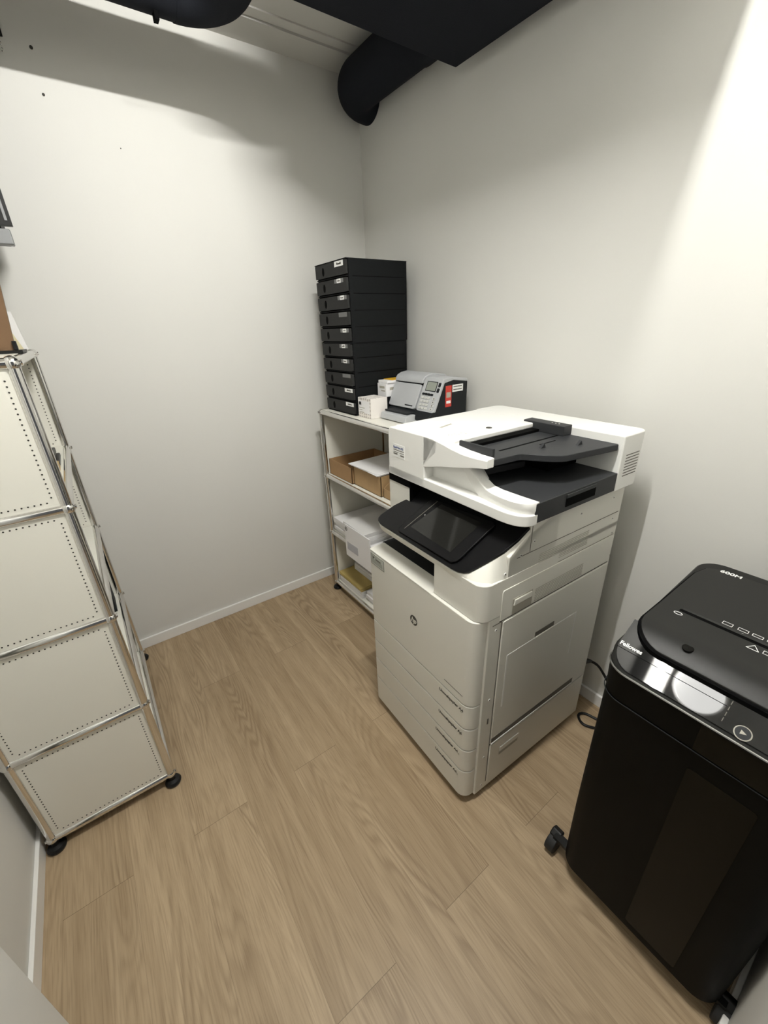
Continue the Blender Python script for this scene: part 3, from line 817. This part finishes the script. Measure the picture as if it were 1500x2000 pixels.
# left housing, back block, cover
f.prism([(SLW, 1.036), (SLW, 1.186), (SLW - .012, 1.198), (.31, top), (.27, 1.196), (.27, 1.160), (.326, 1.105), (.326, 1.036)], 'x', .095, .50)
f.prism(rrect(.497, .622, SR, SLW, (0, .028, .03, 0)), 'z', 1.036, top)
f.box(.12, .50, .225, SLW - .01, 1.183, top)
housing = f.build('feeder_housing', M_PLIGHT, SC, bevel=.005, seg=3)
# front arm with the pointed nose
arm_top = [(.33, top), (.29, 1.199), (.25, 1.193), (.21, 1.186), (.17, 1.181), (.13, 1.179), (.085, 1.180)]
arm_bot = [(.085, 1.157), (.13, 1.150), (.20, 1.134), (.27, 1.119), (.335, 1.103)]
def arm_d(w):  # front face curves back a little towards the nose
    return .095 + max(0, (.16 - w)) * .10
rings = []
for (w, zt), zb in zip(arm_top, (1.103, 1.113, 1.123, 1.131, 1.140, 1.149, 1.157)):
    back = .185 if w > .22 else .128 + (w - .085) * .06
    rings.append([(arm_d(w), w, zb), (arm_d(w), w, zt - .003), (arm_d(w) + .003, w, zt), (back, w, zt + (.0 if w > .22 else .002)), (back, w, zb)])
MB().loft(rings).build('feeder_arm', M_PLIGHT, SC, bevel=.0015)
# lower lip with rounded end
lip = [(.095, SLW)] + corner((.095, .03), (.096, SR + .003), (.140, SR), 10) + [(.152, SR), (.152, .10), (.20, .22), (.20, SLW)]
MB().prism(lip, 'z', 1.036, 1.066).build('lower_lip', M_PLIGHT, SC, bevel=.003)
rg = []
for w, z0, z1, fd in ((.196, 1.137, 1.146, .119), (.170, 1.108, 1.142, .119), (.145, 1.082, 1.128, .119), (.120, 1.062, 1.109, .118), (.098, 1.062, 1.098, .116),
                      (.070, 1.062, 1.095, .112), (.035, 1.062, 1.095, .1085), (.005, 1.062, 1.0955, .1085), (-.018, 1.062, 1.096, .114), (-.034, 1.062, 1.0965, .125), (SR + .001, 1.062, 1.097, .1405)):
    rg.append([(fd + .004, w, z0), (fd, w, (z0 + z1) / 2), (fd + .0005, w, z1 - .003), (fd + .004, w, z1), (.152, w, z1), (.152, w, z0)])
MB().loft(rg).build('lower_ridge', M_PLIGHT, SC)
MB().prism([(.335, 1.06), (.335, 1.110), (.20, 1.145), (.188, 1.132), (.132, 1.075), (.132, 1.06)], 'x', .132, .19).build('recess_face', M_PLIGHT, SC, bevel=.002)
# dark output tray
ot = MB().prism([(.1405, SR + .0005), (.4965, SR + .0005), (.4965, .30), (.15, .30), (.15, .10)], 'z', 1.040, 1.094)
ot.build('output_tray', M_PDARK, SC, bevel=.002)
MB().box(.262, .392, SR - .0012, SR + .001, 1.054, 1.078).build('tray_grip', M_VOID, SC)
MB().box(.262, .392, SR - .002, SR + .001, 1.078, 1.088).build('grip_lip', M_PDARK, SC, bevel=.001)
MB().prism([(.17, .20), (.33, .17), (.34, .15), (.20, .17)], 'z', 1.096, 1.116).build('sheet_stop', M_PDARK, SC, bevel=.003)
MB().box(.151, .496, .20, .30, 1.095, 1.184).box(.36, .496, .085, .21, 1.095, 1.172).build('feed_throat', M_VOID, SC)
# dark input tray
tr_out = [(.118, .088), (.215, .080)] + corner((.225, .075), (.270, .002), (.300, -.006), 5) + [(.490, -.034), (.494, -.030), (.494, .275), (.130, .24)]
it = MB().prism(tr_out, 'z', 1.158, 1.176).build('input_tray', M_PDARK, SC, bevel=.002)
for q in ((.17, .45, .200, .206), (.20, .47, .130, .136), (.33, .40, .10, .104)):
    MB().box(q[0], q[1], q[2], q[3], 1.176, 1.1768).build('tray_groove', M_VOID, it)
for x, y in ((.30, .075), (.40, .030)):
    MB().prism([(x, 1.176), (x + .020, 1.176), (x + .014, 1.188)], 'y', y, y + .008).build('tray_fin', M_PDARK, it)
MB().prism([(.128, .215), (.136, .215), (.140, .095), (.132, .095)], 'z', 1.176, 1.202).build('paper_guide', M_PDARK, SC, bevel=.002)
gd = MB().prism([(.455, 1.176), (.455, 1.205), (.470, 1.206), (.4955, 1.206), (.4955, 1.176)], 'y', .115, .262).build('paper_guide', M_PDARK, SC, bevel=.002)
for i in range(3):
    MB().cyl((.475, .17 - i * .012, 1.206), (.475, .17 - i * .012, 1.2066), .0022, 10).build('guide_mark', M_PLIGHT, gd)
# details on the cover
MB().prism([(.195, .375), (.258, .392), (.256, .383), (.198, .366)], 'z', top - .001, top + .0006).build('cover_grip', M_PRINTG, SC)
c_ = MB()
cr = [(.302 + .0085 * math.cos(a), .268 + .0085 * math.sin(a), top + .0008) for a in [2 * math.pi * i / 24 for i in range(25)]]
c_.tube(cr, .0011, 6); c_.box(.2985, .3055, .263, .273, top, top + .001)
c_.build('round_mark', M_PRINT, SC)
ic = MB()
for x, y, lx, ly in ((.150, .285, .006, .001), (.158, .280, .001, .008), (.170, .282, .010, .001), (.178, .272, .001, .006), (.190, .278, .010, .0012), (.201, .268, .0012, .008), (.163, .268, .006, .001)):
    ic.box(x, x + lx, y - ly, y + ly * .2, top, top + .0006)
ic.build('pictograms', M_PRINTG, SC, smooth=False)
v = MB()
for i in range(8): v.box(.522, .592, SR - .0008, SR + .001, 1.078 + i * .0088, 1.0805 + i * .0088)
v.build('vent', M_SEAM, SC, smooth=False)
# dealer sticker on the feeder
k_ = MB(); k_.box(.0942, .095, .424, .486, 1.103, 1.146, 0)
k_.text('EasyPrint AG', .0098, FRONT(.0940, .484, 1.1325), 1, .0002, True)
for z, a, b_, hh in ((1.126, .427, .484, .0022), (1.119, .456, .484, .0018), (1.119, .427, .450, .0018), (1.112, .462, .484, .004), (1.110, .427, .446, .004)):
    k_.box(.0938, .0942, a, b_, z, z + hh, 2)
k_.build('dealer_sticker', [M_LABEL, M_BLUE, M_SEAM], SC, smooth=False)
# power plug and cable
pc = empty('power_cable', (1.335, .580, 0))
tag(pc, 'black power cable running from the printer rear down to the floor', 'cable')
MB().loft([[(-.022, -.012 + q[0], .272 + q[1]) for q in ((-.012, -.012), (.012, -.012), (.012, .012), (-.012, .012))],
           [(.022, -.03 + q[0], .256 + q[1]) for q in ((-.006, -.006), (.006, -.006), (.006, .006), (-.006, .006))]]).build('plug', M_BLACKPL, pc, bevel=.002)
def bez(p, n=10):
    out = []
    for i in range(len(p) - 1):
        a, b_ = Vector(p[i]), Vector(p[i + 1])
        pa = Vector(p[max(i - 1, 0)]); pb = Vector(p[min(i + 2, len(p) - 1)])
        m0, m1 = (b_ - pa) / 2, (pb - a) / 2
        for j in range(n):
            t = j / n
            out.append(a * (2 * t ** 3 - 3 * t * t + 1) + m0 * (t ** 3 - 2 * t * t + t) + b_ * (-2 * t ** 3 + 3 * t * t) + m1 * (t ** 3 - t * t))
    return out + [Vector(p[-1])]
MB().tube(bez([(.02, -.03, .256), (.045, -.06, .225), (.06, -.12, .13), (.05, -.16, .03), (.02, -.12, .006), (.0, -.06, .0055), (-.03, -.05, .0055), (-.05, -.09, .0055), (.0, -.16, .0055), (.05, -.22, .0055)]), .0052, 10).build('cord', M_BLACKPL, pc)

# ================================================================== shredder
SH = empty('paper_shredder', (.765, .285, 0))
tag(SH, 'black floor standing paper shredder with glossy sloped front at lower right', 'shredder')
# local: x from the front, y from the left side towards -y (negative), z up
def rr(x0, x1, y0, y1, r): return rrect(x0, x1, y0, y1, r, 8)
DP, WD = .505, -.388
bn = MB()
def ringz(z, ins, fr=0.0, r=.05): return [(x, y, z) for x, y in rr(ins + fr, DP - ins, WD + ins, -ins, r)]
bn.loft([ringz(.050, .012, .006), ringz(.062, .003, .004), ringz(.30, .001, .001), ringz(.735, .0)])
bn.build('waste_bin', M_SHB, SH)
hd = MB()
hd.loft([ringz(.7385, .0), ringz(.790, -.002), ringz(.812, -.002)])
hd.build('cutter_head', M_SHB, SH)
tp = MB()
# top shell: slopes from the front lip up to the flat top
def top_ring(ins, dz):
    out = []
    for x, y in rr(ins - .002, DP + .002 - ins, WD - .002 + ins, .002 - ins, .052 - ins * .6):
        z = .815 + min(1.0, max(0.0, (x - .0) / .105)) * .066
        out.append((x, y, z - dz))
    return out
flat = [(x, y) for x, y in rr(-.002, DP + .002, WD - .002, .002, .052)]
tp.loft([[(x, y, .812) for x, y in flat], top_ring(.0, .004), top_ring(.004, 0.0)], cap=True)
tp.build('top_shell', M_SHTOP, SH)
# glossy band on the slope
gl = []
seg = 10
SLP = math.atan2(.066, .105)
def slope_pt(x, y, t): return (x - t * math.sin(SLP), y, .815 + x / .105 * .066 + t * math.cos(SLP))
out = [q for q in rr(.004, .40, WD + .004, -.004, .048) if q[0] <= .1035]
out = sorted(out, key=lambda q: q[1])
gl = MB()
ya, yb_ = WD + .004, -.004
poly = []
# bottom edge with rounded corners, then the straight upper edge
lowc = [q for q in rr(.004, .40, WD + .004, -.004, .048)]
left = [q for q in lowc if q[0] < .06 and q[1] > -.06]
rightc = [q for q in lowc if q[0] < .06 and q[1] < WD + .06]
poly = sorted(rightc, key=lambda q: (-q[0], q[1])) + sorted(left, key=lambda q: (q[0], q[1])) + [(.102, yb_), (.102, ya)]
A = [gl.bm.verts.new(slope_pt(x, y, .0)) for x, y in poly]
B = [gl.bm.verts.new(slope_pt(x, y, .0022)) for x, y in poly]
gl._face(A[::-1]); gl._face(B)
for i in range(len(A)): gl._face([A[i], A[(i + 1) % len(A)], B[(i + 1) % len(A)], B[i]])
gloss = gl.build('gloss_panel', M_SHGLOSS, SH)
# silver lip and seam line
lipline = [(x, y, .8125) for x, y in rr(-.004, .40, WD - .004, .004, .054) if x < .13]
lipline = sorted([q for q in lipline if q[1] > -.07 and q[0] < .06], key=lambda q: (-q[0], -q[1])) + sorted([q for q in lipline if q[1] < WD + .07 and q[0] < .06], key=lambda q: (q[0], -q[1]))
lipline = [(.13, .004, .8125)] + lipline + [(.13, WD - .004, .8125)]
MB().tube(lipline, .0022, 6).build('lip_trim', M_SILVER, SH)
MB().tube([(x + .0012, y, .737) for x, y, z in lipline], .0011, 6).build('seam_trim', M_DARKGREY, SH)
# lid with the tongue reaching over the slope
LY0, LY1 = WD + .028, -.012
def lid_z(x):
    if x >= .105: return .8825
    return .8825 - ((.105 - x) / .05) ** 1.6 * .022
xs = [.055, .0565, .060, .066, .074, .084, .094, .106, .125, .14, .20, .30, .40, DP - .06, DP - .052, DP - .044, DP - .040]
def ins_y(x):
    r = .070
    if x < .055 + r:
        q = (.055 + r - x); return r - math.sqrt(max(0, r * r - q * q))
    r = .05
    if x > DP - .040 - r:
        q = x - (DP - .040 - r); return r - math.sqrt(max(0, r * r - q * q))
    return 0.0
def lid_mesh(grow, lift):
    mb = MB(); rings = []
    for x in xs:
        i = ins_y(x); y0, y1 = LY0 + i - grow, LY1 - i + grow
        if y1 - y0 < .02: y0, y1 = y0 - .0, y1 + .0
        xx = x - grow if x < .2 else x + grow
        z = lid_z(x) + lift
        n = 8
        topv = [(xx, y0 + (y1 - y0) * k / n, z) for k in range(n + 1)]
        rings.append(topv + [(xx, y1, z - .02), (xx, y0, z - .02)])
    mb.loft(rings)
    return mb
lid_mesh(.004, -.001).build('lid_gap', M_VOID, SH)
lid = lid_mesh(0, .004).build('lid', M_SHTOP, SH, bevel=.0015)
MB().box(.208, .2155, LY0 + .02, -.055, .8860, .8873).build('slot_edge', M_SHGLOSS, lid)
MB().box(.199, .2080, LY0 + .02, -.052, .8860, .8869).build('paper_slot', M_VOID, lid)
TOPW = lambda x, y: Matrix(((0, 1, 0, x), (-1, 0, 0, y), (0, 0, 1, .8866), (0, 0, 0, 1)))   # read by someone standing at the front
MB().text('600M', .020, TOPW(.450, -.048), 0, .0003, True).build('lettering', M_WHITEINK, lid, smooth=False)
ic = MB()
def frame(x0, x1, y0, y1, w=.0011):
    for q in ((x0, x0 + w, y0, y1), (x1 - w, x1, y0, y1), (x0, x1, y0, y0 + w), (x0, x1, y1 - w, y1)): ic.box(q[0], q[1], q[2], q[3], .8863, .8868)
for i, y in enumerate((-.125, -.152, -.176, -.200)): frame(.222 + .001 * i, .234, y - .018, y)
ic.build('capacity_symbols', M_WHITEINK, lid, smooth=False); ic = MB()
ic.cyl((.214, -.163, .8863), (.214, -.163, .8869), .003, 12).build('indicator_dot', M_WHITEINK, lid); ic = MB()
for y in (-.205, -.226, -.247): frame(.178, .190, y - .016, y)
a_, b2, c2 = (.176, -.180), (.176, -.200), (.193, -.190)
for p_, q_ in ((a_, b2), (b2, c2), (c2, a_)): ic.tube([(p_[0], p_[1], .8864), (q_[0], q_[1], .8864)], .0008, 5)
ic.build('warning_symbols', M_WHITEINK, lid, smooth=False); ic = MB()
oval = [(.187 + .005 * math.cos(a), -.055 + .008 * math.sin(a), .8864) for a in [2 * math.pi * i / 20 for i in range(21)]]
ic.tube(oval, .0009, 5)
ic.build('feed_symbol', M_WHITEINK, lid)
# thumb recess at the tongue
MB().prism([(.088 + .012 * math.cos(a), -.112 + .010 * math.sin(a)) for a in [2 * math.pi * i / 20 for i in range(20)]], 'z', .8820, .8848).build('thumb_grip', M_SHB, lid, bevel=.001)
# lettering, button and marks on the gloss panel
GL = Matrix.Translation((0, 0, .815)) @ Matrix.Rotation(-SLP, 4, 'Y') @ Matrix(((0, 1, 0, 0), (-1, 0, 0, 0), (0, 0, 1, 0), (0, 0, 0, 1)))
GT = lambda s_, y: GL @ Matrix.Translation((-y, s_, .0024))
MB().text('Fellowes', .0128, GT(.053, -.006), 0, .0002, True).build('lettering', M_WHITEINK, gloss, smooth=False)
bt = MB().cyl((0, 0, 0), (0, 0, .0012), .0130, 28, 0).cyl((0, 0, .0012), (0, 0, .002), .0112, 28, 1).xf(GT(.016, -.238))
bt.prism([(0, 0)] * 0 or [(-.004, -.004), (.005, 0), (-.004, .005)], 'z', .002, .0024, 2) if False else None
bo = bt.build('start_button', [M_PRINTG, M_DARKGREY], gloss)
MB().prism([(-.0035, -.004), (.0055, 0), (-.0035, .004)], 'z', .002, .0026).xf(GT(.016, -.238)).build('triangle_mark', M_PRINTG, bo, smooth=False)
dl_ = MB()
for i in range(7):
    s0 = .012 + i * .012
    dl_.box(-.0006, .0006, 0, .008, 0, .0003)
    dl_.xf(Matrix.Translation((0, -.012, 0)))
dl_.xf(GT(.100, -.207)).build('dashed_line', M_SEAM, gloss, smooth=False)
MB().box(-.0005, .0005, 0, .20, 0, .0002).xf(GT(.046, -.004) @ Matrix.Rotation(-math.pi / 2, 4, 'Z')).build('panel_line', M_VOID, gloss, smooth=False)
# windows
MB().box(-.0035, .002, -.310, -.186, .741, .808).build('level_window', M_SHWIN, SH, bevel=.001)
MB().prism(rrect(-.300, -.190, .10, .69, .006), 'x', -.0012, .006).build('bin_window', M_SHWIN, SH)
for x, y in ((.046, .034), (.46, .034), (.050, WD - .010), (.46, WD - .010)):
    cs = empty('caster'); cs.parent = SH; cs.location = (x, y, 0)
    MB().cyl((0, -.014, .030), (0, .014, .030), .030, 28).build('wheel', M_RUBBER, cs, bevel=.003)
    sgn = -1 if y > -.1 else 1
    MB().prism([(-.004, .034), (.010, .028), (.030, .064), (.012, .074), (-.006, .062)], 'y', -.0155, .0155).build('fork', M_BLACKPL, cs, bevel=.004)
    MB().box(-.01, .014, min(0, sgn * .05), max(0, sgn * .06), .058, .070).build('mount', M_BLACKPL, cs)
